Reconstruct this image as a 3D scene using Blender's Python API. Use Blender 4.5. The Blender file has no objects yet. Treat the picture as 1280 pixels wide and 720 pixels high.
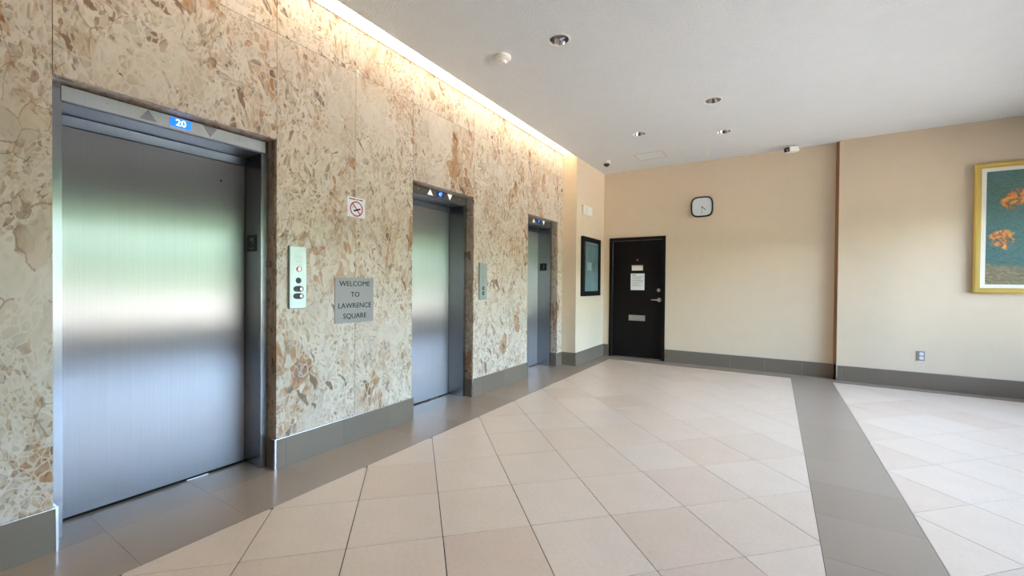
import bpy, bmesh, math, random
from mathutils import Matrix, Vector
random.seed(7)
SC = bpy.context.scene
COL = SC.collection

# ------------------------------------------------------------------ camera
H = 1.27
F_PX, YAW, PITCH, ROLL = 524.32, math.radians(32.025), math.radians(-0.576), math.radians(0.491)
fwd = Vector((-math.sin(YAW)*math.cos(PITCH), math.cos(YAW)*math.cos(PITCH), math.sin(PITCH)))
rt0 = Vector((math.cos(YAW), math.sin(YAW), 0)); up0 = rt0.cross(fwd)
rt = math.cos(ROLL)*rt0 + math.sin(ROLL)*up0; up = -math.sin(ROLL)*rt0 + math.cos(ROLL)*up0
cam_d = bpy.data.cameras.new('camera'); cam = bpy.data.objects.new('camera', cam_d); COL.objects.link(cam)
cam_d.sensor_fit = 'HORIZONTAL'; cam_d.sensor_width = 36.0; cam_d.lens = F_PX/1280*36.0
cam_d.clip_start = 0.05; cam_d.clip_end = 300
cam.matrix_world = Matrix(((rt.x, up.x, -fwd.x, 0), (rt.y, up.y, -fwd.y, 0), (rt.z, up.z, -fwd.z, H), (0, 0, 0, 1)))
SC.camera = cam
CAM_POS = Vector((0, 0, H))

# ------------------------------------------------------------------ sky, sun, exposure
world = bpy.data.worlds.new('sky_world'); SC.world = world; world.use_nodes = True
wt = world.node_tree; wt.nodes.clear()
sky = wt.nodes.new('ShaderNodeTexSky'); sky.sky_type = 'NISHITA'; sky.sun_disc = False
SUN_EL, SUN_ROT = math.radians(64), math.radians(-80)
sky.sun_elevation = SUN_EL; sky.sun_rotation = SUN_ROT; sky.air_density = 1.0; sky.dust_density = 3.0; sky.ozone_density = 1.0
wb = wt.nodes.new('ShaderNodeBackground'); wb.inputs['Strength'].default_value = 3.4
wo = wt.nodes.new('ShaderNodeOutputWorld')
tint = wt.nodes.new('ShaderNodeMix'); tint.data_type = 'RGBA'; tint.blend_type = 'MULTIPLY'; tint.inputs[0].default_value = 1.0
tint.inputs[7].default_value = (1.05, 0.985, 0.965, 1)      # slightly warm tint added over the sky as white balance
wt.links.new(sky.outputs[0], tint.inputs[6]); wt.links.new(tint.outputs[2], wb.inputs[0]); wt.links.new(wb.outputs[0], wo.inputs[0])
sd = bpy.data.lights.new('sun', 'SUN'); sd.energy = 9.0; sd.color = (1.0, 0.94, 0.86); sd.angle = math.radians(0.6)
sun = bpy.data.objects.new('sun', sd); COL.objects.link(sun)
sun_from = Vector((math.cos(SUN_EL)*math.sin(SUN_ROT), math.cos(SUN_EL)*math.cos(SUN_ROT), math.sin(SUN_EL)))
sun.rotation_euler = sun_from.to_track_quat('Z', 'Y').to_euler()
sun.location = sun_from*30
COVE_E = 2.0
SC.view_settings.view_transform = 'Standard'; SC.view_settings.look = 'None'
SC.view_settings.gamma = 1.0; SC.view_settings.use_curve_mapping = False
SC.view_settings.exposure = 1.82
try:
    SC.cycles.use_denoising = True
    SC.cycles.max_bounces = 10; SC.cycles.diffuse_bounces = 6; SC.cycles.glossy_bounces = 5
    SC.cycles.sample_clamp_indirect = 8.0
    SC.cycles.caustics_reflective = False; SC.cycles.caustics_refractive = False
except Exception:
    pass

# ------------------------------------------------------------------ dimensions (metres; camera stands at x=0, y=0)
XM, XB = -2.845, -2.833            # marble face, baseboard face
XF, XD = -2.945, -3.16             # lift frame face, lift door face
LIFTS = [(0.522, 1.554), (2.805, 3.735), (4.945, 5.865)]
ZO = 2.225                         # top of lift openings
XP, YP = -2.61, 6.04               # projecting wall beyond the lifts
YA, YB = 7.27, 7.17                # back wall, its thicker right part
XJ0, XJ1 = 0.700, 0.728            # brown strip between them
ZC = 3.245                         # ceiling
XW = 3.45                           # window wall
Y0 = -4.0                          # end of lobby behind camera
BH = 0.205                         # baseboard height
T = 0.4565                         # floor tile

# ------------------------------------------------------------------ material helpers
def lin(c):
    return tuple((x/12.92 if x <= 0.04045 else ((x+0.055)/1.055)**2.4) for x in (v/255 for v in c)) + (1.0,)
class NT:
    def __init__(s, name):
        s.m = bpy.data.materials.new(name); s.m.use_nodes = True; s.t = s.m.node_tree; s.t.nodes.clear()
        s.out = s.t.nodes.new('ShaderNodeOutputMaterial'); s.b = s.t.nodes.new('ShaderNodeBsdfPrincipled')
        s.t.links.new(s.b.outputs[0], s.out.inputs[0])
    def n(s, kind, **kw):
        x = s.t.nodes.new('ShaderNode'+kind)
        for k, v in kw.items(): setattr(x, k, v)
        return x
    def l(s, a, b): s.t.links.new(a, b)
    def set(s, **kw):
        for k, v in kw.items(): s.b.inputs[k.replace('_', ' ')].default_value = v
        return s
    def math(s, op, a, b=None, c=None):
        x = s.n('Math', operation=op)
        for i, v in enumerate((a, b, c)):
            if v is None: continue
            if hasattr(v, 'is_linked'): s.l(v, x.inputs[i])
            else: x.inputs[i].default_value = v
        return x.outputs[0]
    def mix(s, fac, a, b, mode='MIX'):
        x = s.n('Mix', data_type='RGBA', blend_type=mode)
        for i, v in ((0, fac), (6, a), (7, b)):
            if hasattr(v, 'is_linked'): s.l(v, x.inputs[i])
            else: x.inputs[i].default_value = v
        return x.outputs[2]
    def ramp(s, fac, stops, interp='LINEAR'):
        x = s.n('ValToRGB'); cr = x.color_ramp; cr.interpolation = interp
        while len(cr.elements) < len(stops): cr.elements.new(0.5)
        for e, (p, c) in zip(cr.elements, stops): e.position = p; e.color = c if len(c) == 4 else (*c, 1)
        s.l(fac, x.inputs[0]); return x.outputs[0]
    def noise(s, vec, scale, detail=4, rough=0.55, w=None, dist=0.0):
        x = s.n('TexNoise', noise_dimensions='3D'); x.inputs['Scale'].default_value = scale
        x.inputs['Detail'].default_value = detail; x.inputs['Roughness'].default_value = rough; x.inputs['Distortion'].default_value = dist
        s.l(vec, x.inputs['Vector']); return x
    def voro(s, vec, scale, feature='F1', rnd=1.0):
        x = s.n('TexVoronoi', feature=feature); x.inputs['Scale'].default_value = scale; x.inputs['Randomness'].default_value = rnd
        s.l(vec, x.inputs['Vector']); return x
    def bump(s, height, strength, dist=0.01):
        x = s.n('Bump'); x.inputs['Strength'].default_value = strength; x.inputs['Distance'].default_value = dist
        s.l(height, x.inputs['Height']); s.l(x.outputs[0], s.b.inputs['Normal'])
    def vecadd(s, a, b, op='ADD', scale=None):
        x = s.n('VectorMath', operation=op); s.l(a, x.inputs[0])
        if hasattr(b, 'is_linked'): s.l(b, x.inputs[1])
        elif b is not None: x.inputs[1].default_value = b
        if scale is not None: x.inputs['Scale'].default_value = scale
        return x.outputs[0]
M = {}
def plain(name, rgb, rough=0.5, metal=0.0, emit=None, es=0.0, spec=None):
    k = NT(name); k.set(Base_Color=lin(rgb), Roughness=rough, Metallic=metal)
    if spec is not None: k.b.inputs['Specular IOR Level'].default_value = spec
    if emit: k.set(Emission_Color=lin(emit), Emission_Strength=es)
    M[name] = k.m; return k

def marble(name):
    k = NT(name)
    tc = k.n('TexCoord'); oi = k.n('ObjectInfo')
    off = k.n('CombineXYZ'); k.l(k.math('MULTIPLY', oi.outputs['Random'], 37.0), off.inputs[0])
    k.l(k.math('MULTIPLY', oi.outputs['Random'], 91.0), off.inputs[1]); k.l(k.math('MULTIPLY', oi.outputs['Random'], 53.0), off.inputs[2])
    v0 = k.vecadd(tc.outputs['Object'], off.outputs[0])
    # the breccia lies along a slope: turn and stretch the coordinates
    mp = k.n('Mapping'); mp.inputs['Rotation'].default_value = (math.radians(40), 0, 0); mp.inputs['Scale'].default_value = (1, 1.0, 0.6)
    k.l(v0, mp.inputs['Vector'])
    def warp(vec, scale, det, amt):
        w = k.noise(vec, scale, det, 0.65)
        return k.vecadd(vec, k.vecadd(k.vecadd(w.outputs['Color'], (0.5, 0.5, 0.5), 'SUBTRACT'), None, 'SCALE', amt))
    vb = warp(mp.outputs[0], 1.8, 3, 0.30); v = warp(vb, 22, 4, 0.022)
    mid = k.voro(v, 8.5); sml = k.voro(v, 29.0); tiny = k.voro(vb, 76.0)
    def rnd(vo, ch=0):
        x = k.n('SeparateColor'); k.l(vo.outputs['Color'], x.inputs[0]); return x.outputs[ch]
    def m3(v_): return (v_, v_, v_)
    pale, cream, grey, sand = lin((211, 201, 187)), lin((203, 189, 170)), lin((180, 170, 155)), lin((193, 173, 147))
    tan, ochre, brown, red = lin((180, 149, 114)), lin((170, 120, 76)), lin((128, 90, 62)), lin((104, 66, 46))
    f1 = k.noise(v, 3.0, 6, 0.65)
    col = k.ramp(f1.outputs['Fac'], [(0.30, grey), (0.43, pale), (0.52, cream), (0.60, pale), (0.72, sand)])
    c_mid = k.ramp(rnd(mid), [(0, pale), (0.25, cream), (0.42, grey), (0.55, pale), (0.78, sand), (0.88, cream)], 'CONSTANT')
    col = k.mix(0.5, col, c_mid)
    # broad smooth clasts stay calm, rubble between them is speckled
    zone = k.noise(v, 2.4, 4, 0.55)
    rub = k.ramp(zone.outputs['Fac'], [(0.41, m3(0.12)), (0.50, m3(1.0))])
    c_sml = k.ramp(rnd(sml), [(0, pale), (0.28, cream), (0.42, grey), (0.56, pale), (0.72, sand), (0.85, tan), (0.91, pale), (0.975, brown)], 'CONSTANT')
    col = k.mix(k.math('MULTIPLY', rub, 0.6), col, c_sml)
    c_tiny = k.ramp(rnd(tiny), [(0, m3(1.05)), (0.34, (0.95, 0.93, 0.90)), (0.58, (0.80, 0.75, 0.67)), (0.70, m3(1.08)), (0.88, (0.66, 0.57, 0.47)), (0.955, (0.45, 0.36, 0.28))], 'CONSTANT')
    col = k.mix(k.math('MULTIPLY', rub, 0.85), col, c_tiny, 'MULTIPLY')
    # brown stained bands running with the bedding
    st = k.noise(v, 1.7, 5, 0.66)
    stain = k.ramp(st.outputs['Fac'], [(0.52, m3(0)), (0.60, m3(1))])
    bc = k.ramp(rnd(sml, 1), [(0, tan), (0.24, ochre), (0.50, sand), (0.64, pale), (0.78, brown), (0.84, ochre), (0.95, red)], 'CONSTANT')
    sg = k.noise(v, 11, 4, 0.6)
    col = k.mix(k.math('MULTIPLY', stain, k.ramp(sg.outputs['Fac'], [(0.36, m3(0.1)), (0.6, m3(0.85))])), col, bc)
    # lone rusty clasts, mottled
    rust = k.math('MULTIPLY', k.math('GREATER_THAN', rnd(mid, 1), 0.955), k.math('GREATER_THAN', st.outputs['Fac'], 0.48))
    rc = k.mix(0.6, k.ramp(sg.outputs['Fac'], [(0.35, brown), (0.46, ochre), (0.56, tan), (0.66, ochre)]), c_tiny, 'MULTIPLY')
    col = k.mix(k.math('MULTIPLY', rust, 0.8), col, rc)
    # long dark slivers
    m2 = k.n('Mapping'); m2.inputs['Scale'].default_value = (1, 0.34, 1.25); k.l(v, m2.inputs[0])
    sl = k.voro(m2.outputs[0], 30.0)
    fl = k.math('MULTIPLY', k.math('GREATER_THAN', rnd(sl, 2), 0.972), k.math('GREATER_THAN', zone.outputs['Fac'], 0.43))
    col = k.mix(k.math('MULTIPLY', fl, 0.78), col, lin((112, 82, 60)))
    # pale cement and hair-thin brown seams
    e1 = k.voro(v, 8.5, 'DISTANCE_TO_EDGE'); e2 = k.voro(v, 29.0, 'DISTANCE_TO_EDGE')
    vn = k.noise(v, 4.0, 4, 0.6)
    vw = k.math('MULTIPLY', k.math('LESS_THAN', e2.outputs['Distance'], 0.075), k.math('GREATER_THAN', vn.outputs['Fac'], 0.49))
    col = k.mix(k.math('MULTIPLY', vw, 0.6), col, lin((216, 206, 191)))
    ve = k.math('MULTIPLY', k.math('LESS_THAN', e1.outputs['Distance'], 0.013), k.math('LESS_THAN', vn.outputs['Fac'], 0.46))
    col = k.mix(k.math('MULTIPLY', ve, 0.6), col, lin((140, 106, 76)))
    k.l(col, k.b.inputs['Base Color'])
    k.set(Roughness=0.36); k.b.inputs['Specular IOR Level'].default_value = 0.4
    M[name] = k.m
marble('marble')

def steel(name, rgb, rough, aniso, streak=0.06):
    k = NT(name); k.set(Base_Color=lin(rgb), Metallic=1.0, Roughness=rough, Anisotropic=aniso)
    tg = k.n('Tangent', direction_type='RADIAL', axis='Z'); k.l(tg.outputs[0], k.b.inputs['Tangent'])
    tc = k.n('TexCoord'); mp = k.n('Mapping'); mp.inputs['Scale'].default_value = (260, 260, 1.2); k.l(tc.outputs['Object'], mp.inputs[0])
    ns = k.noise(mp.outputs[0], 1.0, 3, 0.6)
    k.l(k.math('ADD', k.math('MULTIPLY', ns.outputs['Fac'], streak), rough - streak/2), k.b.inputs['Roughness'])
    k.l(k.mix(0.5, lin(rgb), k.ramp(ns.outputs['Fac'], [(0.3, (0.80, 0.80, 0.80, 1)), (0.7, (1, 1, 1, 1))]), 'MULTIPLY'), k.b.inputs['Base Color'])
    M[name] = k.m
steel('door_steel', (176, 176, 178), 0.33, 1.0, 0.006)
steel('frame_steel', (160, 162, 166), 0.26, 0.6, 0.01)
steel('header_steel', (196, 198, 200), 0.42, 0.5, 0.01)
steel('header_steel_shaded', (118, 112, 104), 0.42, 0.5, 0.01)  # darker copy of the header steel, shade on the farther headers put into its colour
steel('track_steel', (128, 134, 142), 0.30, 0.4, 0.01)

def floor_tile(name, a, b, c, rough, mott=1.0):
    k = NT(name); tc = k.n('TexCoord'); oi = k.n('ObjectInfo')
    ns = k.noise(tc.outputs['Object'], 3.5, 5, 0.6); n2 = k.noise(tc.outputs['Object'], 40, 3, 0.6)
    col = k.ramp(oi.outputs['Random'], [(0, lin(a)), (0.45, lin(b)), (0.8, lin(a)), (1, lin(c))])
    col = k.mix(0.5*mott, col, k.ramp(ns.outputs['Fac'], [(0.3, (0.88, 0.87, 0.86)), (0.7, (1.0, 1.0, 1.0))]), 'MULTIPLY')
    col = k.mix(0.35*mott, col, k.ramp(n2.outputs['Fac'], [(0.35, (0.86, 0.85, 0.84)), (0.6, (1.0, 1.0, 1.0))]), 'MULTIPLY')
    k.l(col, k.b.inputs['Base Color'])
    k.l(k.math('ADD', k.math('MULTIPLY', ns.outputs['Fac'], 0.12*mott), rough-0.06*mott), k.b.inputs['Roughness'])
    M[name] = k.m
floor_tile('tile_cream', (222, 200, 177), (224, 204, 183), (216, 191, 169), 0.30)
floor_tile('tile_taupe', (157, 140, 122), (160, 143, 126), (153, 135, 118), 0.27, 0.15)
floor_tile('tile_grey', (120, 108, 93), (123, 111, 96), (117, 105, 90), 0.33, 0.3)

def stucco(name, rgb, scale, strength, rough=0.75, dist=0.004):
    k = NT(name); tc = k.n('TexCoord'); k.set(Base_Color=lin(rgb), Roughness=rough)
    ns = k.noise(tc.outputs['Object'], scale, 4, 0.6); k.bump(ns.outputs['Fac'], strength, dist)
    n2 = k.noise(tc.outputs['Object'], 6, 4, 0.6)
    k.l(k.mix(0.25, lin(rgb), k.ramp(n2.outputs['Fac'], [(0.35, (0.92, 0.91, 0.9)), (0.65, (1, 1, 1))]), 'MULTIPLY'), k.b.inputs['Base Color'])
    M[name] = k.m
stucco('wall_tan', (225, 207, 181), 70, 0.55)
stucco('ceiling_white', (226, 230, 234), 70, 1.0, 0.8, 0.007)
plain('grout', (62, 53, 47), 0.9); plain('trim_metal', (226, 227, 230), 0.25, 1.0)
plain('black_frame', (18, 13, 11), 0.5, spec=0.25); plain('door_black', (17, 12, 10), 0.6, spec=0.2); plain('gap_black', (10, 10, 11), 0.8)
plain('brown_strip', (168, 120, 82), 0.6); plain('white_plastic', (236, 235, 230), 0.4); plain('cream_plastic', (233, 226, 208), 0.45)
plain('chrome', (222, 222, 226), 0.08, 1.0); plain('satin_metal', (190, 188, 184), 0.3, 1.0)
plain('lens_grey', (170, 168, 172), 0.35); plain('black_glass', (8, 8, 9), 0.08); plain('black_plastic', (18, 19, 20), 0.45)
plain('paper', (236, 238, 242), 0.8); plain('ink', (60, 62, 72), 0.8); plain('ink_dark', (14, 15, 18), 0.7, spec=0.2)
plain('sign_grey', (146, 143, 141), 0.45, 0.2); plain('sign_red', (176, 44, 84), 0.5); plain('red_ring', (176, 52, 60), 0.4)
plain('panel_steel', (166, 178, 172), 0.4, 0.6); plain('gold', (236, 204, 112), 0.35, 0.55); plain('mat_white', (240, 236, 226), 0.8)
plain('display_blue', (24, 96, 200), 0.3, 0, (30, 120, 245), 0.40); plain('display_dark', (20, 34, 60), 0.25, 0, (30, 80, 200), 0.10)
plain('digit_lit', (235, 245, 255), 0.4, 0, (200, 230, 255), 0.55); plain('digit_blue', (90, 150, 255), 0.4, 0, (90, 160, 255), 0.8)
plain('arrow_dim', (138, 138, 144), 0.4, 0.3); plain('arrow_lit', (240, 240, 238), 0.4, 0, (240, 240, 240), 0.16)
plain('hatch_grey', (206, 204, 202), 0.7); plain('clock_face', (226, 232, 238), 0.35); plain('hand_grey', (110, 116, 124), 0.5); plain('plate_grey', (150, 150, 148), 0.45)
plain('dark_wall', (120, 108, 92), 0.7); plain('window_metal', (70, 72, 74), 0.4, 0.6); plain('back_wall', (150, 134, 112), 0.75)
plain('pavement', (138, 131, 120), 0.9); plain('glyph_pale', (150, 156, 158), 0.5)
plain('letter_pale', (168, 188, 192), 0.4); plain('letter_dark', (52, 74, 82), 0.4); plain('louvre_white', (250, 244, 230), 0.5)
plain('cove_emit', (255, 250, 240), 0.5, 0, (255, 241, 220), COVE_E)
k = NT('leaves'); tc = k.n('TexCoord'); ns = k.noise(tc.outputs['Object'], 6, 5, 0.7)
k.l(k.ramp(ns.outputs['Fac'], [(0.3, lin((50, 72, 50))), (0.55, lin((78, 102, 74))), (0.75, lin((112, 134, 100)))]), k.b.inputs['Base Color']); k.set(Roughness=0.8); M['leaves'] = k.m
k = NT('screen_teal'); tc = k.n('TexCoord'); ns = k.noise(tc.outputs['Object'], 2.0, 2, 0.5)
k.l(k.ramp(ns.outputs['Fac'], [(0.3, lin((104, 130, 136))), (0.7, lin((132, 158, 162)))]), k.b.inputs['Base Color']); k.set(Roughness=0.16); M['screen_teal'] = k.m
# window glass: clear sheet that mirrors a little
m = bpy.data.materials.new('window_glass'); m.use_nodes = True; t = m.node_tree; t.nodes.clear()
o_ = t.nodes.new('ShaderNodeOutputMaterial'); mx = t.nodes.new('ShaderNodeMixShader'); tr = t.nodes.new('ShaderNodeBsdfTransparent'); gl = t.nodes.new('ShaderNodeBsdfGlossy')
fr = t.nodes.new('ShaderNodeFresnel'); fr.inputs[0].default_value = 1.45; gl.inputs['Roughness'].default_value = 0.02; tr.inputs[0].default_value = (0.94, 0.97, 0.96, 1)
t.links.new(fr.outputs[0], mx.inputs[0]); t.links.new(tr.outputs[0], mx.inputs[1]); t.links.new(gl.outputs[0], mx.inputs[2]); t.links.new(mx.outputs[0], o_.inputs[0]); M['window_glass'] = m
# abstract print: teal field with loose orange and green dabs over a sandy base
k = NT('print_abstract'); tc = k.n('TexCoord'); ov = tc.outputs['Object']
w = k.noise(ov, 3.0, 4, 0.6); d = k.vecadd(k.vecadd(w.outputs['Color'], (0.5, 0.5, 0.5), 'SUBTRACT'), None, 'SCALE', 0.35); vv = k.vecadd(ov, d)
mp = k.n('Mapping'); mp.inputs['Scale'].default_value = (12, 40, 1); mp.inputs['Rotation'].default_value = (0, 0, math.radians(35)); k.l(vv, mp.inputs[0])
s1 = k.noise(mp.outputs[0], 1.0, 4, 0.65)
teal = k.ramp(s1.outputs['Fac'], [(0.3, lin((62, 92, 92))), (0.5, lin((92, 124, 122))), (0.62, lin((76, 108, 84))), (0.75, lin((142, 158, 140)))])
sand = k.ramp(s1.outputs['Fac'], [(0.3, lin((104, 98, 76))), (0.6, lin((150, 138, 108))), (0.75, lin((176, 166, 138)))])
sx = k.n('SeparateXYZ'); k.l(vv, sx.inputs[0])
low = k.ramp(k.math('ADD', sx.outputs[1], 1.0), [(0.53, (1, 1, 1)), (0.60, (0, 0, 0))])
col = k.mix(low, teal, sand)
b2 = k.noise(vv, 24, 3, 0.6); near = None
for pu, pv, pr in ((-0.44, -0.12, 0.12), (-0.30, 0.32, 0.12), (0.05, 0.10, 0.15), (0.30, 0.40, 0.12), (0.36, -0.16, 0.13)):
    dd = k.n('VectorMath', operation='DISTANCE'); k.l(vv, dd.inputs[0]); dd.inputs[1].default_value = (pu, pv, 0.02)
    g = k.math('DIVIDE', dd.outputs['Value'], pr); near = g if near is None else k.math('MINIMUM', near, g)
dab = k.math('MULTIPLY', k.ramp(near, [(0.80, (1, 1, 1)), (1.0, (0, 0, 0))]), k.ramp(b2.outputs['Fac'], [(0.40, (0, 0, 0)), (0.50, (1, 1, 1))]))
dab = k.math('MULTIPLY', dab, k.math('SUBTRACT', 1.0, low))
col = k.mix(dab, col, k.ramp(b2.outputs['Fac'], [(0.4, lin((160, 92, 46))), (0.55, lin((226, 140, 62))), (0.68, lin((222, 186, 116)))]))
k.l(col, k.b.inputs['Base Color']); k.set(Roughness=0.35); M['print_abstract'] = k.m

# ------------------------------------------------------------------ object helpers
WM = {}
def link(name, mesh, mat, parent=None, mw=None):
    o = bpy.data.objects.new(name, mesh); COL.objects.link(o)
    if mesh is not None and mat and not mesh.materials: mesh.materials.append(M[mat])
    mw = mw or Matrix.Identity(4); WM[o] = mw.copy()
    if parent is not None:
        o.parent = parent; o.matrix_parent_inverse = WM[parent].inverted()
    o.matrix_basis = mw
    return o
def empty(name, loc, parent=None):
    o = bpy.data.objects.new(name, None); COL.objects.link(o); o.empty_display_size = 0.1
    mw = Matrix.Translation(loc); WM[o] = mw.copy()
    if parent is not None: o.parent = parent; o.matrix_parent_inverse = WM[parent].inverted()
    o.matrix_basis = mw
    return o
def tag(o, label=None, cat=None, group=None, kind=None):
    for a, b in (('label', label), ('category', cat), ('group', group), ('kind', kind)):
        if b: o[a] = b
    return o
def struct(o): o['kind'] = 'structure'; return o
def bm_mesh(bm, name, smooth=False):
    bmesh.ops.recalc_face_normals(bm, faces=bm.faces[:])
    me = bpy.data.meshes.new(name); bm.to_mesh(me); bm.free()
    if smooth:
        for p in me.polygons: p.use_smooth = True
    return me
def add_box(bm, lo, hi, bev=0.0):
    r = bmesh.ops.create_cube(bm, size=1.0)
    c = [(a+b)/2 for a, b in zip(lo, hi)]; s = [b-a for a, b in zip(lo, hi)]
    for v in r['verts']: v.co = Vector((v.co.x*s[0]+c[0], v.co.y*s[1]+c[1], v.co.z*s[2]+c[2]))
    if bev:
        es = list({e for v in r['verts'] for e in v.link_edges})
        bmesh.ops.bevel(bm, geom=es, offset=bev, segments=2, affect='EDGES', profile=0.5)
def box(name, lo, hi, mat, parent=None, bev=0.0):
    c = Vector([(a+b)/2 for a, b in zip(lo, hi)])
    bm = bmesh.new(); add_box(bm, [a-b for a, b in zip(lo, c)], [a-b for a, b in zip(hi, c)], bev)
    return link(name, bm_mesh(bm, name), mat, parent, Matrix.Translation(c))
def boxes(name, lst, mat, parent=None):
    bm = bmesh.new()
    c = Vector([(min(l[0][i] for l in lst)+max(l[1][i] for l in lst))/2 for i in range(3)])
    for lo, hi in lst: add_box(bm, [a-b for a, b in zip(lo, c)], [a-b for a, b in zip(hi, c)])
    return link(name, bm_mesh(bm, name), mat, parent, Matrix.Translation(c))
def prism(name, pts, w0, w1, mat, parent, mw, bev=0.0):
    """polygon in panel space (u right, v up) extruded along w"""
    bm = bmesh.new(); vs = [bm.verts.new((u, v, w0)) for u, v in pts]; f = bm.faces.new(vs)
    r = bmesh.ops.extrude_face_region(bm, geom=[f])
    for v in r['geom']:
        if isinstance(v, bmesh.types.BMVert): v.co.z = w1
    if bev:
        es = [e for e in bm.edges if all(abs(v.co.z-w1) < 1e-6 for v in e.verts)]
        bmesh.ops.bevel(bm, geom=es, offset=bev, segments=2, affect='EDGES', profile=0.5)
    return link(name, bm_mesh(bm, name), mat, parent, mw)
def lathe(name, prof, mat, parent, mw, seg=32, arc=None):
    """profile of (radius, w) turned about the panel-space w axis"""
    bm = bmesh.new(); rings = []
    for r, w in prof:
        if r < 1e-6: rings.append([bm.verts.new((0, 0, w))])
        else: rings.append([bm.verts.new((r*math.cos(2*math.pi*i/seg), r*math.sin(2*math.pi*i/seg), w)) for i in range(seg)])
    for a, b in zip(rings, rings[1:]):
        for i in range(seg):
            j = (i+1) % seg
            q = [a[i % len(a)], a[j % len(a)], b[j % len(b)], b[i % len(b)]]
            q2 = []
            for x in q:
                if x not in q2: q2.append(x)
            if len(q2) > 2: bm.faces.new(q2)
    me = bm_mesh(bm, name, True)
    try: me.set_sharp_from_angle(angle=math.radians(40))
    except Exception: pass
    return link(name, me, mat, parent, mw)
def face_x(loc):   # panel on a surface facing +x (the lift wall): u -> +y, v -> +z, w -> +x
    return Matrix(((0, 0, 1, loc[0]), (1, 0, 0, loc[1]), (0, 1, 0, loc[2]), (0, 0, 0, 1)))
def face_y(loc):   # panel on a surface facing -y (the back wall): u -> +x, v -> +z, w -> -y
    return Matrix(((1, 0, 0, loc[0]), (0, 0, -1, loc[1]), (0, 1, 0, loc[2]), (0, 0, 0, 1)))
def face_dn(loc):  # panel on the ceiling: w -> -z
    return Matrix(((1, 0, 0, loc[0]), (0, -1, 0, loc[1]), (0, 0, -1, loc[2]), (0, 0, 0, 1)))
def rect(u0, v0, u1, v1): return [(u0, v0), (u1, v0), (u1, v1), (u0, v1)]
def circ(r, n=24, c=(0, 0)): return [(c[0]+r*math.cos(2*math.pi*i/n), c[1]+r*math.sin(2*math.pi*i/n)) for i in range(n)]
def superq(a, b, n=40, e=4.0):
    out = []
    for i in range(n):
        t_ = 2*math.pi*i/n; c, s = math.cos(t_), math.sin(t_)
        out.append((a*math.copysign(abs(c)**(2/e), c), b*math.copysign(abs(s)**(2/e), s)))
    return out
def text(name, s, size, mat, parent, mw, align='CENTER', sx=1.0, ext=0.0006, off=0.0):
    cu = bpy.data.curves.new(name, 'FONT'); cu.body = s; cu.size = size; cu.align_x = align; cu.align_y = 'CENTER'; cu.extrude = ext; cu.offset = off
    cu.resolution_u = 3
    o = bpy.data.objects.new(name, cu); COL.objects.link(o)
    dg = bpy.context.evaluated_depsgraph_get(); me = bpy.data.meshes.new_from_object(o.evaluated_get(dg))
    bpy.data.objects.remove(o); me.materials.clear()
    for v in me.vertices: v.co.x *= sx
    return link(name, me, mat, parent, mw)
def frame_pts(name, w, h, t_, w0, w1, mat, parent, mw, bev=0.0):
    """rectangular ring, outer w x h, bar width t_"""
    bm = bmesh.new()
    o = rect(-w/2, -h/2, w/2, h/2); i = rect(-w/2+t_, -h/2+t_, w/2-t_, h/2-t_)
    O0 = [bm.verts.new((*p, w0)) for p in o]; I0 = [bm.verts.new((*p, w0)) for p in i]
    O1 = [bm.verts.new((*p, w1-bev)) for p in o]; I1 = [bm.verts.new((*p, w1)) for p in i]
    if bev:
        mo = rect(-w/2+bev, -h/2+bev, w/2-bev, h/2-bev); M1 = [bm.verts.new((*p, w1)) for p in mo]
    for a in range(4):
        b = (a+1) % 4
        bm.faces.new((O0[a], O0[b], O1[b], O1[a])); bm.faces.new((I0[b], I0[a], I1[a], I1[b])); bm.faces.new((O0[b], O0[a], I0[a], I0[b]))
        if bev:
            bm.faces.new((O1[a], O1[b], M1[b], M1[a])); bm.faces.new((M1[a], M1[b], I1[b], I1[a]))
        else: bm.faces.new((O1[a], O1[b], I1[b], I1[a]))
    return link(name, bm_mesh(bm, name), mat, parent, mw)

# ------------------------------------------------------------------ structure: floor
floor = struct(box('floor', (-3.45, Y0-0.2, -0.15), (XW+0.25, 7.6, -0.004), 'grout'))
def clip(poly, axis, lim, keep_less):
    out = []
    for i, p in enumerate(poly):
        q = poly[(i+1) % len(poly)]
        ip = (p[axis] <= lim) if keep_less else (p[axis] >= lim); iq = (q[axis] <= lim) if keep_less else (q[axis] >= lim)
        if ip: out.append(p)
        if ip != iq:
            f = (lim-p[axis])/(q[axis]-p[axis]); out.append((p[0]+f*(q[0]-p[0]), p[1]+f*(q[1]-p[1])))
    return out
def in_view(pts):
    for x, y in pts:
        d = Vector((x, y, 0))-CAM_POS; z = d.dot(fwd)
        if z > 0.05 and abs(F_PX*d.dot(rt)/z) < 700 and F_PX*d.dot(-up)/z < 400: return True
    return False
def slab_mesh(pts, c, z0, z1, name):
    bm = bmesh.new(); lo = [bm.verts.new((x-c[0], y-c[1], z0)) for x, y in pts]; hi = [bm.verts.new((x-c[0], y-c[1], z1)) for x, y in pts]
    bm.faces.new(hi); bm.faces.new(lo[::-1]); n = len(pts)
    for i in range(n): bm.faces.new((lo[i], lo[(i+1) % n], hi[(i+1) % n], hi[i]))
    return bm_mesh(bm, name)
R2 = math.sqrt(2); GAP = 0.0022
hidden = {'tile_cream': [], 'tile_taupe': []}
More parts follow.
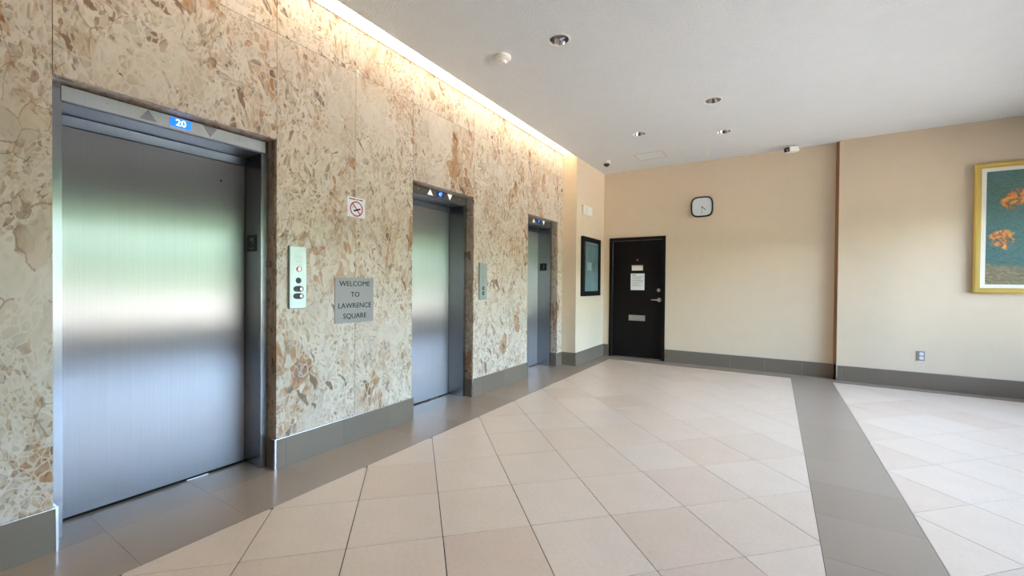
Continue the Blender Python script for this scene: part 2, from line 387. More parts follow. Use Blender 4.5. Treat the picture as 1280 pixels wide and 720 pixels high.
def place_tile(name, pts, mat, shared=None):
    area = 0.5*abs(sum(pts[i][0]*pts[(i+1) % len(pts)][1]-pts[(i+1) % len(pts)][0]*pts[i][1] for i in range(len(pts))))
    if len(pts) < 3 or area < 2e-4: return shared
    if not in_view(pts): hidden[mat].append(pts); return shared
    c = (sum(p[0] for p in pts)/len(pts), sum(p[1] for p in pts)/len(pts))
    me = shared or slab_mesh(pts, c, -0.004, 0.0, name)
    link(name, me, mat, floor, Matrix.Translation((c[0], c[1], 0)))
    return me
full = None
for fx0, fx1, fy0, fy1, gs, gt in ((-2.378, 0.21, Y0, 6.95, 0.142, 1.656), (0.672, XW, Y0, 6.95, 0.441, 1.778)):
    for i in range(-14, 26):
        for j in range(-18, 24):
            s0, t0 = gs+i*T+GAP, gt+j*T+GAP; s1, t1 = s0+T-2*GAP, t0+T-2*GAP
            pts = [((s-t_)/R2, (s+t_)/R2) for s, t_ in ((s0, t0), (s1, t0), (s1, t1), (s0, t1))]
            p = pts
            for ax, lim, less in ((0, fx0+GAP, False), (0, fx1-GAP, True), (1, fy0, False), (1, fy1-GAP, True)):
                if p: p = clip(p, ax, lim, less)
            if len(p) < 3: continue
            whole = len(p) == 4 and all(abs(a[0]-b[0])+abs(a[1]-b[1]) < 1e-9 for a, b in zip(p, pts))
            if whole: full = place_tile('floor_tile', p, 'tile_cream', full)
            else: place_tile('floor_tile', p, 'tile_cream')
def strip(x0, x1, y0, y1, along, start):
    """row of taupe border tiles cut every T along an axis"""
    lim = (y0, y1) if along == 'y' else (x0, x1)
    k0 = math.floor((lim[0]-start)/T)
    a = start+k0*T
    while a < lim[1]:
        b0, b1 = max(a, lim[0])+0.0007, min(a+T, lim[1])-0.0007
        if b1-b0 > 0.004:
            place_tile('border_tile', rect(x0+.0007, b0, x1-.0007, b1) if along == 'y' else rect(b0, y0+.0007, b1, y1-.0007), 'tile_taupe')
        a += T
strip(XB, -2.378, Y0, 6.95, 'y', 0.705)
strip(0.21, 0.672, Y0, 6.95, 'y', 3.813)
strip(XB, XJ1, 6.95, YA, 'x', -0.565)
strip(XJ1, XW, 6.95, YB, 'x', 1.243)
for a, b in LIFTS: strip(XD-0.06, XB, a, b, 'y', 0.705)
for mat, polys in hidden.items():
    bm = bmesh.new()
    for p in polys: bm.faces.new([bm.verts.new((x, y, 0)) for x, y in p])
    if polys: tag(link('floor_tile_remainder', bm_mesh(bm, 'floor_tile_remainder'), mat, floor), kind='stuff')

# ------------------------------------------------------------------ structure: ceiling with holes for the downlights
DOWN = [(-1.5, 3.085, 0.082), (-0.579, 4.943, 0.082), (-1.525, 5.546, 0.082), (-0.573, 6.011, 0.082)]
ceil_o = box('ceiling', (XP, Y0-0.2, ZC), (XW+0.6, 7.6, ZC+0.25), 'ceiling_white')
bm = bmesh.new()
for x, y, r in DOWN:
    bmesh.ops.create_cone(bm, cap_ends=True, segments=40, radius1=r, radius2=r, depth=0.2, matrix=Matrix.Translation((x, y, ZC+0.05)))
cut = link('cutter', bm_mesh(bm, 'cutter'), None)
mo = ceil_o.modifiers.new('holes', 'BOOLEAN'); mo.object = cut; mo.operation = 'DIFFERENCE'; mo.solver = 'EXACT'
bpy.context.view_layer.update()
me = bpy.data.meshes.new_from_object(ceil_o.evaluated_get(bpy.context.evaluated_depsgraph_get()))
ceil_o.modifiers.clear(); ceil_o.data = me
me.materials.clear(); me.materials.append(M['ceiling_white'])
bpy.data.objects.remove(cut)
struct(ceil_o)

# ------------------------------------------------------------------ structure: lift wall of marble slabs
ZT = 3.30; ZJ = 2.935; CORE0 = -3.45
core = []
edges = [Y0-0.2] + [v for a, b in LIFTS for v in (a, b)] + [YP]
for i in range(0, len(edges), 2):
    lo = edges[i] + (0.02 if i else 0); hi = edges[i+1] - (0.02 if i+2 < len(edges) else 0)
    core.append(((CORE0, lo, 0), (XM-0.02, hi, ZO+0.02)))
core.append(((CORE0, Y0-0.2, ZO+0.02), (XM-0.02, YP, 3.45)))
for a, b in LIFTS: core.append(((CORE0, a-0.02, 0), (CORE0+0.05, b+0.02, ZO+0.02)))
wall_left = struct(boxes('wall_left', core, 'dark_wall'))
SG = 0.0013
def slab(y0, y1, z0, z1): box('marble_slab', (XM-0.02, y0+SG, z0+SG), (XM, y1-SG, z1-SG), 'marble', wall_left)
cols_low = [(-4.0, -2.55), (-2.55, -1.0), (-1.0, LIFTS[0][0]), (LIFTS[0][1], 2.18), (2.18, LIFTS[1][0]), (LIFTS[1][1], LIFTS[2][0]), (LIFTS[2][1], YP)]
for a, b in cols_low: slab(a, b, BH-0.03, ZJ)
for a, b in LIFTS: slab(a, b, ZO, ZJ)
for a, b in [(-4.0, -2.0), (-2.0, LIFTS[0][0]), LIFTS[0], (LIFTS[0][1], LIFTS[1][0]), LIFTS[1], (LIFTS[1][1], LIFTS[2][0]), LIFTS[2], (LIFTS[2][1], YP)]: slab(a, b, ZJ, ZT+0.08)
for a, b in LIFTS:
    for y0, y1 in ((a-0.02, a), (b, b+0.02)):
        for z0, z1 in ((0.0, 0.983), (0.983, ZO)):
            box('marble_reveal', (XF-0.02, y0, z0+SG), (XM-0.02, y1, z1-SG), 'marble', wall_left)
    box('marble_reveal', (XF-0.02, a, ZO), (XM-0.02, b, ZO+0.02), 'marble', wall_left)

# cove light trough between marble and ceiling edge
cove = empty('cove_light', (XM+0.11, 1.0, ZT)); tag(cove, 'long glowing louvred cove light between marble wall and ceiling', 'light')
box('diffuser', (XM+0.003, Y0, ZT+0.035), (XP-0.012, YP, ZT+0.045), 'cove_emit', cove)
bm = bmesh.new(); y = Y0+0.02
while y < YP:
    add_box(bm, (XM+0.004, y-0.0015, ZT), (XP-0.012, y+0.0015, ZT+0.012)); y += 0.028
for i in range(1, 8):
    x = XM+0.003+i*0.0275; add_box(bm, (x-0.001, Y0, ZT+0.001), (x+0.001, YP, ZT+0.011))
tag(link('louvre', bm_mesh(bm, 'louvre'), 'louvre_white', cove), kind='stuff')
box('edge_rail', (XM+0.0005, Y0, ZT-0.004), (XM+0.006, YP, ZT+0.016), 'satin_metal', cove)
struct(boxes('trim_1', [((XP-0.012, Y0, ZC), (XP-0.0005, YP, ZT+0.12)), ((XM-0.02, Y0, ZT+0.121), (XP-0.0005, YP, ZT+0.16))], 'ceiling_white'))

# projecting wall beyond the lifts, back wall in two depths, brown joint strip
wall_alcove = struct(box('wall_alcove', (CORE0, YP, 0), (XP, 7.55, ZC+0.25), 'wall_tan'))
DX0, DX1, DZ = -2.497, -1.54, 2.092
wall_back = struct(boxes('wall_back', [((XP, YA, 0), (DX0, 7.55, ZC)), ((DX0, YA, DZ), (DX1, 7.55, ZC)), ((DX1, YA, 0), (XJ0, 7.55, ZC))], 'wall_tan'))
struct(box('wall_back_panel', (XJ1, YB, 0), (XW+0.25, 7.55, ZC), 'wall_tan'))
struct(box('trim_2', (XJ0, YA-0.05, 0.0), (XJ1, 7.5, ZC), 'brown_strip'))
struct(box('wall_front', (CORE0, Y0-0.2, 0), (XW+0.25, Y0, ZC), 'back_wall'))

# ------------------------------------------------------------------ structure: window wall on the daylight side
SILL, HEAD = 0.42, 2.48
wins = [(1.5, 3.2), (3.35, 5.05), (5.2, 6.95)]
wr = [((XW, Y0, 0), (XW+0.25, 7.17, SILL)), ((XW, Y0, HEAD), (XW+0.25, 7.17, ZC))]
ys = [Y0] + [v for w in wins for v in w] + [7.17]
for i in range(0, len(ys), 2): wr.append(((XW, ys[i], SILL), (XW+0.25, ys[i+1], HEAD)))
struct(boxes('wall_right', wr, 'ceiling_white'))
struct(box('baseboard_right', (XW-0.012, Y0, 0), (XW-0.0005, YB-0.013, BH), 'tile_grey'))
for n, (a, b) in enumerate(wins):
    e = struct(empty('window_%d' % (n+1), (XW+0.12, (a+b)/2, SILL)))
    mw = Matrix(((0, 0, 1, XW+0.12), (1, 0, 0, (a+b)/2), (0, 1, 0, (SILL+HEAD)/2), (0, 0, 0, 1)))
    frame_pts('window_frame', b-a, HEAD-SILL, 0.05, -0.04, 0.04, 'window_metal', e, mw)
    box('mullion', (XW+0.085, (a+b)/2-0.025, SILL+0.05), (XW+0.155, (a+b)/2+0.025, HEAD-0.05), 'window_metal', e)
    for p, q in ((a+0.05, (a+b)/2-0.025), ((a+b)/2+0.025, b-0.05)):
        box('pane', (XW+0.116, p, SILL+0.05), (XW+0.124, q, HEAD-0.05), 'window_glass', e)
pd = bpy.data.lights.new('window_portal', 'AREA'); pd.shape = 'RECTANGLE'; pd.size = HEAD-SILL; pd.size_y = 5.5; pd.cycles.is_portal = True
po = bpy.data.objects.new('window_portal', pd); COL.objects.link(po)
po.matrix_world = Matrix(((0, 0, 1, XW+0.3), (0, 1, 0, 4.22), (-1, 0, 0, (SILL+HEAD)/2), (0, 0, 0, 1)))

# outdoors beyond the windows: pavement and a leafy hedge
struct(boxes('ground', [((XW+0.25, -40, -0.35), (60, 45, -0.12)), ((-40, -40, -0.35), (XW+0.25, Y0-0.2, -0.12))], 'pavement'))
bm = bmesh.new(); rr = random.Random(3)
for i in range(80):
    for z0 in (0.5, 1.9, 3.3, 4.5):
        y = -30+i*1.0+rr.uniform(-.3, .3); r = rr.uniform(1.0, 1.5); x = 31+rr.uniform(-0.6, 0.8); z = z0+rr.uniform(-.3, .3)
        q = bmesh.ops.create_icosphere(bm, subdivisions=2, radius=r, matrix=Matrix.Translation((x, y, z)))
        for v in q['verts']: v.co += Vector((rr.uniform(-.2, .2), rr.uniform(-.2, .2), rr.uniform(-.2, .2))); v.co.z = max(v.co.z, -0.12)
tag(link('hedge', bm_mesh(bm, 'hedge'), 'leaves'), 'tall leafy green hedge outside beyond the window wall', 'hedge', kind='stuff')

# ------------------------------------------------------------------ baseboards: grey tiles with metal edge trims
def base_run(root, axis, a, b, start, fixed0, fixed1):
    """tiles along axis between a and b; fixed0..fixed1 is the thickness range on the other axis"""
    k0 = math.floor((a-start)/T); p = start+k0*T
    while p < b:
        q0, q1 = max(p, a)+0.0006, min(p+T, b)-0.0006
        if q1-q0 > 0.006:
            lo, hi = ((fixed0, q0, 0.0), (fixed1, q1, BH-0.004)) if axis == 'y' else ((q0, fixed0, 0.0), (q1, fixed1, BH-0.004))
            box('baseboard_tile', lo, hi, 'tile_grey', root)
        p += T
    lo, hi = ((fixed0, a, BH-0.004), (fixed1, b, BH)) if axis == 'y' else ((a, fixed0, BH-0.004), (b, fixed1, BH))
    box('edge_trim', lo, hi, 'trim_metal', root)
bl = struct(empty('baseboard_left', (XB, 0, 0)))
runs = [(-4.0, LIFTS[0][0]), (LIFTS[0][1], LIFTS[1][0]), (LIFTS[1][1], LIFTS[2][0]), (LIFTS[2][1], YP-0.012)]
CT = 0.008
for i, (a, b) in enumerate(runs):
    a2 = a + (0 if i == 0 else CT-0.012); b2 = b - (CT-0.012 if i < 3 else 0)
    base_run(bl, 'y', a2, b2, 0.705, XM+0.0005, XB)
    if i > 0:      # near end of the run wraps round into the lift recess
        base_run(bl, 'x', XF+0.001, XM, XF-0.2, a-0.012, a-0.0005)
        box('corner_trim', (XM-0.002, a-0.0135, 0), (XB+0.0015, a-0.0045, BH+0.002), 'trim_metal', bl)
    if i < 3:
        base_run(bl, 'x', XF+0.001, XM, XF-0.2, b+0.0005, b+0.012)
        box('corner_trim', (XM-0.002, b+0.0045, 0), (XB+0.0015, b+0.0135, BH+0.002), 'trim_metal', bl)
ba = struct(empty('baseboard_alcove', (XP, YP, 0)))
base_run(ba, 'x', XB, XP+0.004, XB, YP-0.012, YP-0.0005)
base_run(ba, 'y', YP-0.004, YA-0.013, YP, XP+0.0005, XP+0.012)
box('corner_trim', (XP+0.004, YP-0.0135, 0), (XP+0.0135, YP-0.004, BH+0.002), 'trim_metal', ba)
bb = struct(empty('baseboard_back', (0, YA, 0)))
base_run(bb, 'x', XP+0.013, DX0-0.012, -2.9, YA-0.012, YA-0.0005)
base_run(bb, 'x', DX1+0.012, XJ0-0.001, -0.565, YA-0.012, YA-0.0005)
base_run(bb, 'x', XJ1+0.008, XW-0.013, 1.243, YB-0.012, YB-0.0005)
box('corner_trim', (XJ1-0.002, YB-0.0135, 0), (XJ1+0.008, YB-0.0005, BH+0.002), 'trim_metal', bb)
box('baseboard_tile', (XJ0+0.001, YA-0.07, 0), (XJ1-0.003, YA-0.051, BH), 'gap_black', bb)

# ------------------------------------------------------------------ lifts
def lift(a, b, label, disp, lit, plate):
    e = empty('elevator', (XF, (a+b)/2, 0)); tag(e, label, 'elevator', 'elevators along the marble wall')
    jw = 0.048
    ya, yb = a+0.001, b-0.001
    box('jamb', (XD-0.03, ya, 0), (XF, ya+jw, ZO-0.002), 'frame_steel', e)
    box('jamb', (XD-0.03, yb-jw, 0), (XF, yb, ZO-0.002), 'frame_steel', e)
    box('door_panel', (XD-0.03, ya+jw+0.0015, 0.012), (XD, yb-jw-0.0015, 2.074), 'door_steel', e)
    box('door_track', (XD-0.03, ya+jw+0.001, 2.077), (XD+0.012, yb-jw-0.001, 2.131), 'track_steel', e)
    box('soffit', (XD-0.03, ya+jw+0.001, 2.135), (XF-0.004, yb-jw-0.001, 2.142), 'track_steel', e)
    box('sill', (XD-0.05, ya+jw, 0.0004), (XD+0.004, yb-jw, 0.0024), 'gap_black', e)
    box('sill_guide', (XD+0.0045, (a+b)/2+0.12, 0.0004), (XD+0.014, (a+b)/2+0.24, 0.006), 'satin_metal', e)
    hd = box('header', (XF-0.01, ya+jw-0.003, 2.143), (XF+0.008, yb-0.024, ZO-0.010), 'header_steel_shaded' if lit else 'header_steel', e, 0.001)
    c = (a+b)/2; zc = 2.182
    mw = face_x((XF+0.008, c+0.012, zc))
    prism('arrow_up', [(-0.188, -0.028), (-0.112, -0.028), (-0.150, 0.03)], 0.0, 0.003, 'arrow_lit' if lit else 'arrow_dim', hd, mw)
    prism('arrow_down', [(0.112, 0.03), (0.150, -0.03), (0.188, 0.03)], 0.0, 0.003, 'arrow_lit' if lit else 'arrow_dim', hd, mw)
    d = prism('display', rect(-0.052, -0.025, 0.052, 0.027), 0.0, 0.002, 'display_blue' if not lit else 'display_dark', hd, mw)
    text('digits', disp, 0.052, 'digit_lit' if not lit else 'digit_blue', hd, face_x((XF+0.0108, c+0.012, zc+0.001)), off=0.0009)
    for u in (-0.315, 0.315):
        lathe('screw', [(0.007, 0.0), (0.006, 0.002), (0.0, 0.0025)], 'satin_metal', hd, face_x((XF+0.008, c+0.012+u, zc+0.004)), 12)
    if plate:
        ry = yb-jw
        p = prism('floor_plate', rect(-0.058, -0.057, 0.058, 0.057), 0.0, 0.004, 'black_plastic', e, face_y((-3.063, ry-0.0005, 1.535)))
        text('floor_mark', plate, 0.06, 'glyph_pale', p, face_y((-3.053, ry-0.005, 1.548)))
        for u in (-0.02, 0.0, 0.02):
            lathe('braille_dot', [(0.004, 0), (0.003, 0.002), (0, 0.0025)], 'glyph_pale', p, face_y((-3.063+u, ry-0.0045, 1.50)), 8)
    return e
lift(*LIFTS[0], 'nearest and largest steel elevator door, its header display reading 20', '20', False, '*1')
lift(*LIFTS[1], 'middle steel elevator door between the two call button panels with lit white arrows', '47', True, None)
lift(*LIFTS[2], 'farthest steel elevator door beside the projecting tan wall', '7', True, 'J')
lathe('keyhole', [(0.006, 0), (0.006, 0.001), (0, 0.001)], 'gap_black', bpy.data.objects['elevator'], face_x((XD+0.0002, 1.354, 1.945)), 12)

# call button panels
def call_panel(y0, y1, z0, z1, label, key):
    w, h = y1-y0, z1-z0; e = empty('call_panel', (XM, (y0+y1)/2, z0)); tag(e, label, 'call panel', 'elevator call panels')
    mw = face_x((XM, (y0+y1)/2, (z0+z1)/2)); D = 0.022
    prism('face_plate', rect(-w/2, -h/2, w/2, h/2), 0.0005, D, 'panel_steel', e, mw, 0.003)
    def at(u, v, wv=D): return face_x((XM+wv, (y0+y1)/2+u, (z0+z1)/2+v))
    if key:
        for i, v in enumerate((0.150, 0.138, 0.118, 0.106, 0.088)):
            ww = (0.028, 0.028, 0.022, 0.024, 0.026)[i]
            prism('print_line', rect(-ww, -0.002, ww, 0.002), 0, 0.0006, 'plate_grey', e, at(0.004, v))
        r = lathe('key_switch', [(0.0, 0.003), (0.011, 0.003), (0.012, 0.006), (0.018, 0.006), (0.019, 0.0)], 'red_ring', e, at(0.004, 0.058), 20)
        lathe('key_barrel', [(0.0, 0.0075), (0.010, 0.007), (0.0105, 0.003)], 'chrome', r, at(0.004, 0.058), 16)
        lathe('speaker_disc', [(0.0, 0.003), (0.019, 0.003), (0.021, 0.0)], 'black_plastic', e, at(0.002, -0.022), 24)
        for v in (-0.080, -0.130):
            prism('button_well', superq(0.037, 0.021, 32, 2.6), 0, 0.0025, 'black_plastic', e, at(0.002, v))
            lathe('button', [(0.0, 0.010), (0.012, 0.0095), (0.0155, 0.007), (0.016, 0.002)], 'chrome', e, at(0.020, v), 20)
    else:
        for v in (0.048, 0.005):
            prism('print_mark', circ(0.011, 16), 0, 0.0006, 'plate_grey', e, at(0.0, v))
        for v in (-0.08, -0.135):
            lathe('button_well', [(0.0, 0.003), (0.021, 0.003), (0.023, 0.0)], 'black_plastic', e, at(0.0, v), 24)
            lathe('button', [(0.0, 0.010), (0.009, 0.0095), (0.012, 0.007), (0.0125, 0.003)], 'chrome', e, at(0.006, v), 20)
call_panel(1.633, 1.756, 1.084, 1.519, 'steel call panel with red key switch beside the nearest elevator', True)
call_panel(3.829, 3.968, 1.085, 1.503, 'steel call panel with two round buttons between middle and farthest elevators', False)

# signs on the marble
e = empty('welcome_sign', (XM, 2.175, 0.95)); tag(e, 'grey metal welcome sign with dark capital letters on the marble', 'sign')
prism('plate', rect(-0.181, -0.178, 0.181, 0.178), 0.0005, 0.006, 'sign_grey', e, face_x((XM, 2.175, 1.130)), 0.001)
for s, v, wd in (('WELCOME', 0.128, 1.0), ('TO', 0.043, 1.0), ('LAWRENCE', -0.045, 1.0), ('SQUARE', -0.127, 1.0)):
    text('lettering', s, 0.057, 'ink_dark', e, face_x((XM+0.0065, 2.177, 1.130+v)), off=0.0, sx=1.04)
e = empty('no_smoking_sign', (XM, 2.187, 1.79)); tag(e, 'small white no smoking sign with red circle on the marble', 'sign')
mw = face_x((XM, 2.187, 1.868))
prism('plate', rect(-0.083, -0.077, 0.083, 0.079), 0.0005, 0.003, 'paper', e, mw)
for u0, u1 in ((-0.068, -0.006), (0.002, 0.018), (0.026, 0.062)): prism('print_line', rect(u0, 0.060, u1, 0.068), 0.003, 0.0034, 'ink', e, mw)
n = 40; bm = bmesh.new(); ro, ri = 0.061, 0.051
O_ = [bm.verts.new((ro*math.cos(2*math.pi*i/n), ro*math.sin(2*math.pi*i/n)-0.011, 0.0036)) for i in range(n)]
I_ = [bm.verts.new((ri*math.cos(2*math.pi*i/n), ri*math.sin(2*math.pi*i/n)-0.011, 0.0036)) for i in range(n)]
for i in range(n): bm.faces.new((O_[i], O_[(i+1) % n], I_[(i+1) % n], I_[i]))
link('ring', bm_mesh(bm, 'ring'), 'sign_red', e, mw)
ca, sa = math.cos(math.radians(-45)), math.sin(math.radians(-45))
def rot(pts, ang, c):
    return [(c[0]+u*math.cos(ang)-v*math.sin(ang), c[1]+u*math.sin(ang)+v*math.cos(ang)) for u, v in pts]
prism('slash', rot(rect(-0.054, -0.005, 0.054, 0.005), math.radians(-50), (0, -0.011)), 0.0031, 0.0038, 'sign_red', e, mw)
prism('cigarette', rot(rect(-0.034, -0.006, 0.034, 0.006), math.radians(20), (0.006, -0.018)), 0.0031, 0.0041, 'ink_dark', e, mw)
for du in (-0.036, -0.026): prism('smoke_mark', rot(rect(-0.014, -0.0015, 0.014, 0.0015), math.radians(75), (du, 0.006)), 0.0031, 0.0036, 'plate_grey', e, mw)
e = empty('wall_hook', (XM, 2.179, 2.93)); tag(e, 'small white wall button high on the marble wall', 'wall fixture')
lathe('cap', [(0.018, 0.0005), (0.018, 0.012), (0.012, 0.022), (0.0, 0.024)], 'white_plastic', e, face_x((XM, 2.182, 2.945)), 20)
prism('stem', rect(-0.008, -0.04, 0.008, 0.0), 0.0005, 0.014, 'white_plastic', e, face_x((XM, 2.182, 2.945)), 0.002)

# ------------------------------------------------------------------ ceiling fittings
names = ['chrome recessed downlight nearest the camera beside the smoke detector', 'chrome recessed downlight on the ceiling, middle distance right of centre',
         'chrome recessed downlight nearest the hatch outline by the lift side', 'far right chrome recessed downlight above the wall clock']
for (x, y, r), lb in zip(DOWN, names):
    e = empty('downlight', (x, y, ZC)); tag(e, lb, 'downlight', 'recessed ceiling downlights')
    mw = face_dn((x, y, ZC))
    lathe('trim_ring', [(r-0.003, 0.0), (r+0.012, 0.0006), (r+0.011, 0.003), (r-0.004, 0.004), (r-0.006, 0.0)], 'white_plastic', e, mw, 40)
    lathe('reflector', [(r-0.005, 0.0), (r-0.012, -0.03), (r-0.026, -0.062), (r-0.03, -0.07)], 'chrome', e, mw, 40)
    lathe('lamp', [(r-0.028, -0.068), (r-0.034, -0.05), (r-0.055, -0.04), (0.0, -0.036)], 'lens_grey', e, mw, 32)
e = empty('smoke_detector', (-2.042, 3.049, ZC)); tag(e, 'round white smoke detector on the ceiling near the cove light', 'smoke detector')
mw = face_dn((-2.035, 3.06, ZC))
lathe('base', [(0.0, 0.0005), (0.078, 0.0005), (0.078, 0.014), (0.070, 0.024), (0.0, 0.024)], 'white_plastic', e, mw, 40)
lathe('head', [(0.062, 0.024), (0.060, 0.032), (0.040, 0.038), (0.036, 0.052), (0.032, 0.058), (0.0, 0.060)], 'white_plastic', e, mw, 40)
e = empty('dome_camera', (-2.318, 6.52, ZC)); tag(e, 'white dome security camera with dark eye on ceiling by corner', 'camera')
mw = face_dn((-2.30, 6.50, ZC))
lathe('housing', [(0.0, 0.0005), (0.062, 0.0005), (0.064, 0.02), (0.060, 0.042), (0.044, 0.048), (0.0, 0.048)], 'white_plastic', e, mw, 32)
lathe('dome', [(0.047, 0.046), (0.045, 0.062), (0.036, 0.078), (0.020, 0.088), (0.0, 0.092)], 'black_glass', e, mw, 32)
e = empty('bullet_camera', (0.20, 7.16, ZC)); tag(e, 'white box shaped security camera on ceiling above the back wall', 'camera')
cm = Matrix.Translation((0.20, 7.12, ZC-0.075)) @ Matrix.Rotation(math.radians(28), 4, 'Z') @ Matrix.Rotation(math.radians(12), 4, 'X')
def cbox(name, lo, hi, mat, bev=0.0):
    b_ = bmesh.new(); add_box(b_, lo, hi, bev); return link(name, bm_mesh(b_, name), mat, e, cm)
cm = Matrix.Translation((0.17, 7.09, ZC-0.055)) @ Matrix.Rotation(math.radians(-38), 4, 'Z') @ Matrix.Rotation(math.radians(9), 4, 'X')
bd = cbox('body', (-0.047, -0.075, -0.036), (0.047, 0.11, 0.036), 'white_plastic', 0.006)
cbox('front_glass', (-0.038, -0.079, -0.028), (0.038, -0.0745, 0.028), 'black_glass', 0.0)
lathe('lens', [(0.0, 0.005), (0.014, 0.004), (0.017, 0.0)], 'plate_grey', e, cm @ face_y((0.008, -0.079, -0.004)), 16)
box('mount', (0.19, 7.10, ZC-0.03), (0.24, 7.16, ZC-0.0005), 'white_plastic', e)
e = empty('sprinkler', (-0.863, 6.825, ZC)); tag(e, 'tiny white sprinkler head on the ceiling over the clock', 'sprinkler')
lathe('escutcheon', [(0.0, 0.0005), (0.030, 0.0005), (0.026, 0.008), (0.0, 0.010)], 'white_plastic', e, face_dn((-0.863, 6.825, ZC)), 20)
lathe('deflector', [(0.006, 0.009), (0.006, 0.030), (0.018, 0.031), (0.018, 0.033), (0.0, 0.034)], 'white_plastic', e, face_dn((-0.863, 6.825, ZC)), 16)
e = empty('ceiling_hatch', (-1.63, 6.57, ZC)); tag(e, 'flush white access hatch outlined in the ceiling near the black door', 'hatch')
frame_pts('hatch_frame', 0.42, 0.36, 0.012, 0.0005, 0.005, 'hatch_grey', e, face_dn((-1.63, 6.57, ZC)))
prism('hatch_panel', rect(-0.196, -0.166, 0.196, 0.166), 0.0005, 0.003, 'ceiling_white', e, face_dn((-1.63, 6.57, ZC)))

# ------------------------------------------------------------------ projecting wall: notice screen and sounder box
e = empty('display_case', (XP, 6.605, 1.08)); tag(e, 'black framed wall display with teal glass on the projecting wall', 'display')
mw = face_x((XP, 6.607, 1.560)); w_, h_ = 0.775, 0.955
frame_pts('frame', w_, h_, 0.075, 0.0005, 0.05, 'black_frame', e, mw, 0.004)
prism('glass', rect(-w_/2+0.07, -h_/2+0.07, w_/2-0.07, h_/2-0.07), 0.002, 0.03, 'screen_teal', e, mw)
prism('screen_band', rect(-0.28, 0.335, 0.28, 0.36), 0.0301, 0.0306, 'letter_dark', e, mw)
for u in (-0.15, -0.08, -0.02): prism('screen_mark', rect(u-0.014, -0.06, u+0.014, 0.07), 0.0301, 0.0306, 'letter_pale', e, mw)
text('screen_mark', '?', 0.26, 'letter_dark', e, face_x((XP+0.0308, 6.607+0.14, 1.565)), off=0.003)
e = empty('sounder_box', (XP, 6.42, 2.385)); tag(e, 'cream plastic alarm box above the black framed display', 'alarm box')
mw = face_x((XP, 6.425, 2.462))
prism('back_box', rect(-0.19, -0.075, 0.19, 0.075), 0.0005, 0.035, 'cream_plastic', e, mw, 0.005)
prism('front_cover', superq(0.115, 0.06, 32, 5), 0.035, 0.05, 'white_plastic', e, face_x((XP, 6.46, 2.462)), 0.004)

# ------------------------------------------------------------------ black door in the back wall
door = struct(empty('door_1', ((DX0+DX1)/2, YA, 0)))
yo = YA-0.014
fr_ = boxes('door_frame', [((DX0, yo, 0), (DX0+0.055, YA+0.12, DZ)), ((DX1-0.055, yo, 0), (DX1, YA+0.12, DZ)), ((DX0+0.055, yo, DZ-0.055), (DX1-0.055, YA+0.12, DZ))], 'black_frame', door)
yl = YA+0.03
leaf = box('door_leaf', (DX0+0.058, yl, 0.012), (DX1-0.058, yl+0.045, DZ-0.058), 'door_black', door, 0.002)
box('threshold', (DX0, YA-0.002, 0.0004), (DX1, YA+0.12, 0.008), 'gap_black', door)
lathe('peephole', [(0.012, 0.0), (0.012, 0.005), (0.006, 0.006), (0.0, 0.004)], 'satin_metal', leaf, face_y((-2.012, yl, 1.70)), 16)
prism('name_plate', rect(-0.095, -0.042, 0.095, 0.042), 0.0, 0.005, 'mat_white', leaf, face_y((-2.012, yl, 1.560)), 0.001)
prism('name_plate_holder', rect(-0.1, -0.006, 0.1, 0.01), 0.0, 0.009, 'satin_metal', leaf, face_y((-2.012, yl, 1.602)))
mw = face_y((-2.012, yl, 0.697))
ms = prism('mail_slot', rect(-0.14, -0.048, 0.14, 0.048), 0.0, 0.008, 'satin_metal', leaf, mw, 0.003)
prism('mail_flap', rect(-0.115, -0.026, 0.115, 0.026), 0.008, 0.012, 'satin_metal', leaf, mw, 0.002)
lathe('deadbolt', [(0.032, 0.0), (0.032, 0.008), (0.024, 0.016), (0.0, 0.017)], 'satin_metal', leaf, face_y((-1.648, yl, 1.182)), 24)
mw = face_y((-1.640, yl, 1.020))
lv = lathe('lever_rose', [(0.036, 0.0), (0.036, 0.006), (0.028, 0.012), (0.013, 0.014), (0.012, 0.045), (0.0, 0.046)], 'satin_metal', leaf, mw, 24)
prism('lever_handle', [(-0.125, -0.008), (-0.02, -0.013), (0.012, -0.012), (0.016, 0.0), (0.012, 0.012), (-0.02, 0.012), (-0.12, 0.006), (-0.128, 0.0)], 0.034, 0.050, 'satin_metal', leaf, mw, 0.003)
e = empty('notice', (-2.0, yl, 1.18)); tag(e, 'white paper notice taped to the black door', 'notice')
prism('sheet', rect(-0.118, -0.143, 0.118, 0.143), 0.0005, 0.0015, 'paper', e, face_y((-2.007, yl, 1.323)))
for i in range(7):
    v = 0.115-i*0.03; u1 = (0.05, 0.09, 0.06, 0.095, 0.09, 0.03, 0.06)[i]
    prism('print_line', rect(-0.098, v-0.004, u1, v+0.004) if i else rect(-0.098, v-0.007, -0.03, v+0.007), 0.0015, 0.0018, 'plate_grey', e, face_y((-2.007, yl, 1.323)))

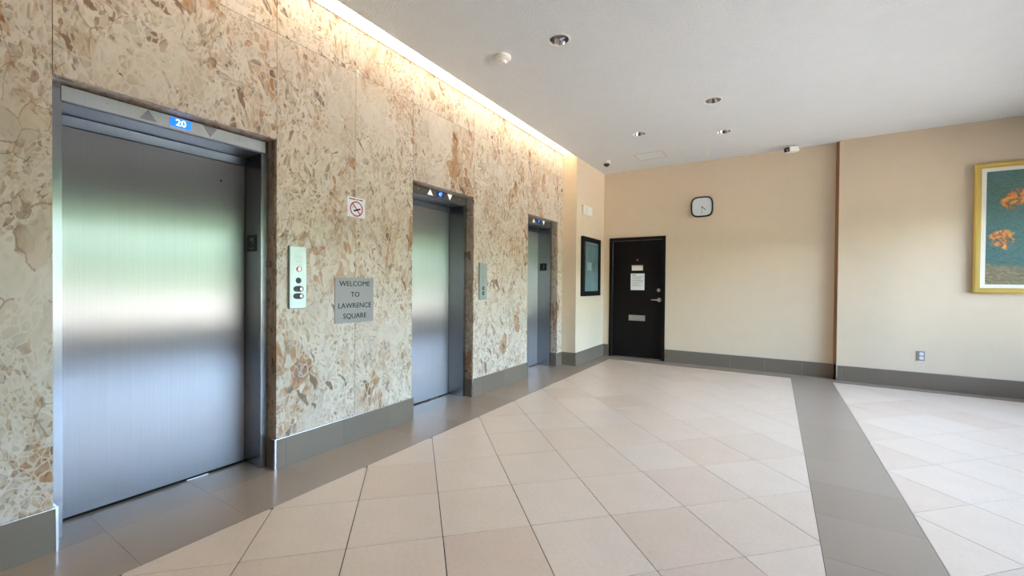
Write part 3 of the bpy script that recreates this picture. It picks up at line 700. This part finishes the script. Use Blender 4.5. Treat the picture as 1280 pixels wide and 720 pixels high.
# ------------------------------------------------------------------ wall clock
e = empty('wall_clock', (-0.99, YA, 2.355)); tag(e, 'rounded square black rimmed wall clock with white face', 'clock')
mw = face_y((-0.99, YA, 2.517))
def squircle_ring(name, a0, a1, w0, w1, mat):
    bm = bmesh.new(); N = 56; rs = []
    for s, w in ((a0, w0), (a0, w1-0.006), (a0-0.006, w1), (a1, w1), (a1, w0)):
        rs.append([bm.verts.new((u, v, w)) for u, v in superq(s, s, N, 3.6)])
    rs.append(rs[0])
    for p, q in zip(rs, rs[1:]):
        for i in range(N): bm.faces.new((p[i], p[(i+1) % N], q[(i+1) % N], q[i]))
    return link(name, bm_mesh(bm, name, False), mat, e, mw)
squircle_ring('rim', 0.160, 0.143, 0.0005, 0.04, 'black_plastic')
prism('face', superq(0.1435, 0.1435, 56, 3.6), 0.001, 0.028, 'clock_face', e, mw)
prism('minute_hand', rect(-0.004, -0.105, 0.004, 0.015), 0.0285, 0.0300, 'plate_grey', e, mw)
prism('hour_hand', rot(rect(-0.012, -0.006, 0.075, 0.006), math.radians(-45), (0, 0)), 0.0302, 0.0320, 'hand_grey', e, mw)
lathe('hub', [(0.008, 0.028), (0.008, 0.034), (0.0, 0.035)], 'hand_grey', e, mw, 12)

# ------------------------------------------------------------------ framed print
PX0, PX1, PZ0, PZ1 = 2.001, 3.30, 1.209, 2.732
e = empty('framed_print', ((PX0+PX1)/2, YB, PZ0)); tag(e, 'large gold framed print in teal and orange on the back wall', 'picture')
cx_, cz_ = (PX0+PX1)/2, (PZ0+PZ1)/2; w_, h_ = PX1-PX0, PZ1-PZ0; mw = face_y((cx_, YB, cz_))
fo = frame_pts('frame', w_, h_, 0.045, 0.0005, 0.045, 'gold', e, mw, 0.014)
frame_pts('frame_lip', w_-0.09, h_-0.09, 0.014, 0.002, 0.032, 'gold', fo, mw, 0.004)
frame_pts('mat_board', w_-0.098, h_-0.098, 0.052, 0.002, 0.022, 'mat_white', e, mw)
prism('print', rect(-w_/2+0.098, -h_/2+0.098, w_/2-0.098, h_/2-0.098), 0.002, 0.02, 'print_abstract', e, mw)

# ------------------------------------------------------------------ power outlet
e = empty('power_outlet', (1.566, YB, 0.352)); tag(e, 'grey power outlet low on the back wall below the framed print', 'outlet')
mw = face_y((1.566, YB, 0.410))
prism('cover_plate', rect(-0.037, -0.060, 0.037, 0.060), 0.0005, 0.006, 'plate_grey', e, mw, 0.002)
for v in (-0.026, 0.026):
    s_ = prism('socket', superq(0.019, 0.019, 20, 4), 0.006, 0.008, 'white_plastic', e, face_y((1.572, YB, 0.410+v)))
    for u in (-0.007, 0.007): prism('slot', rect(u-0.0015, -0.005, u+0.0015, 0.006), 0.008, 0.0083, 'gap_black', s_, face_y((1.572, YB, 0.410+v)))
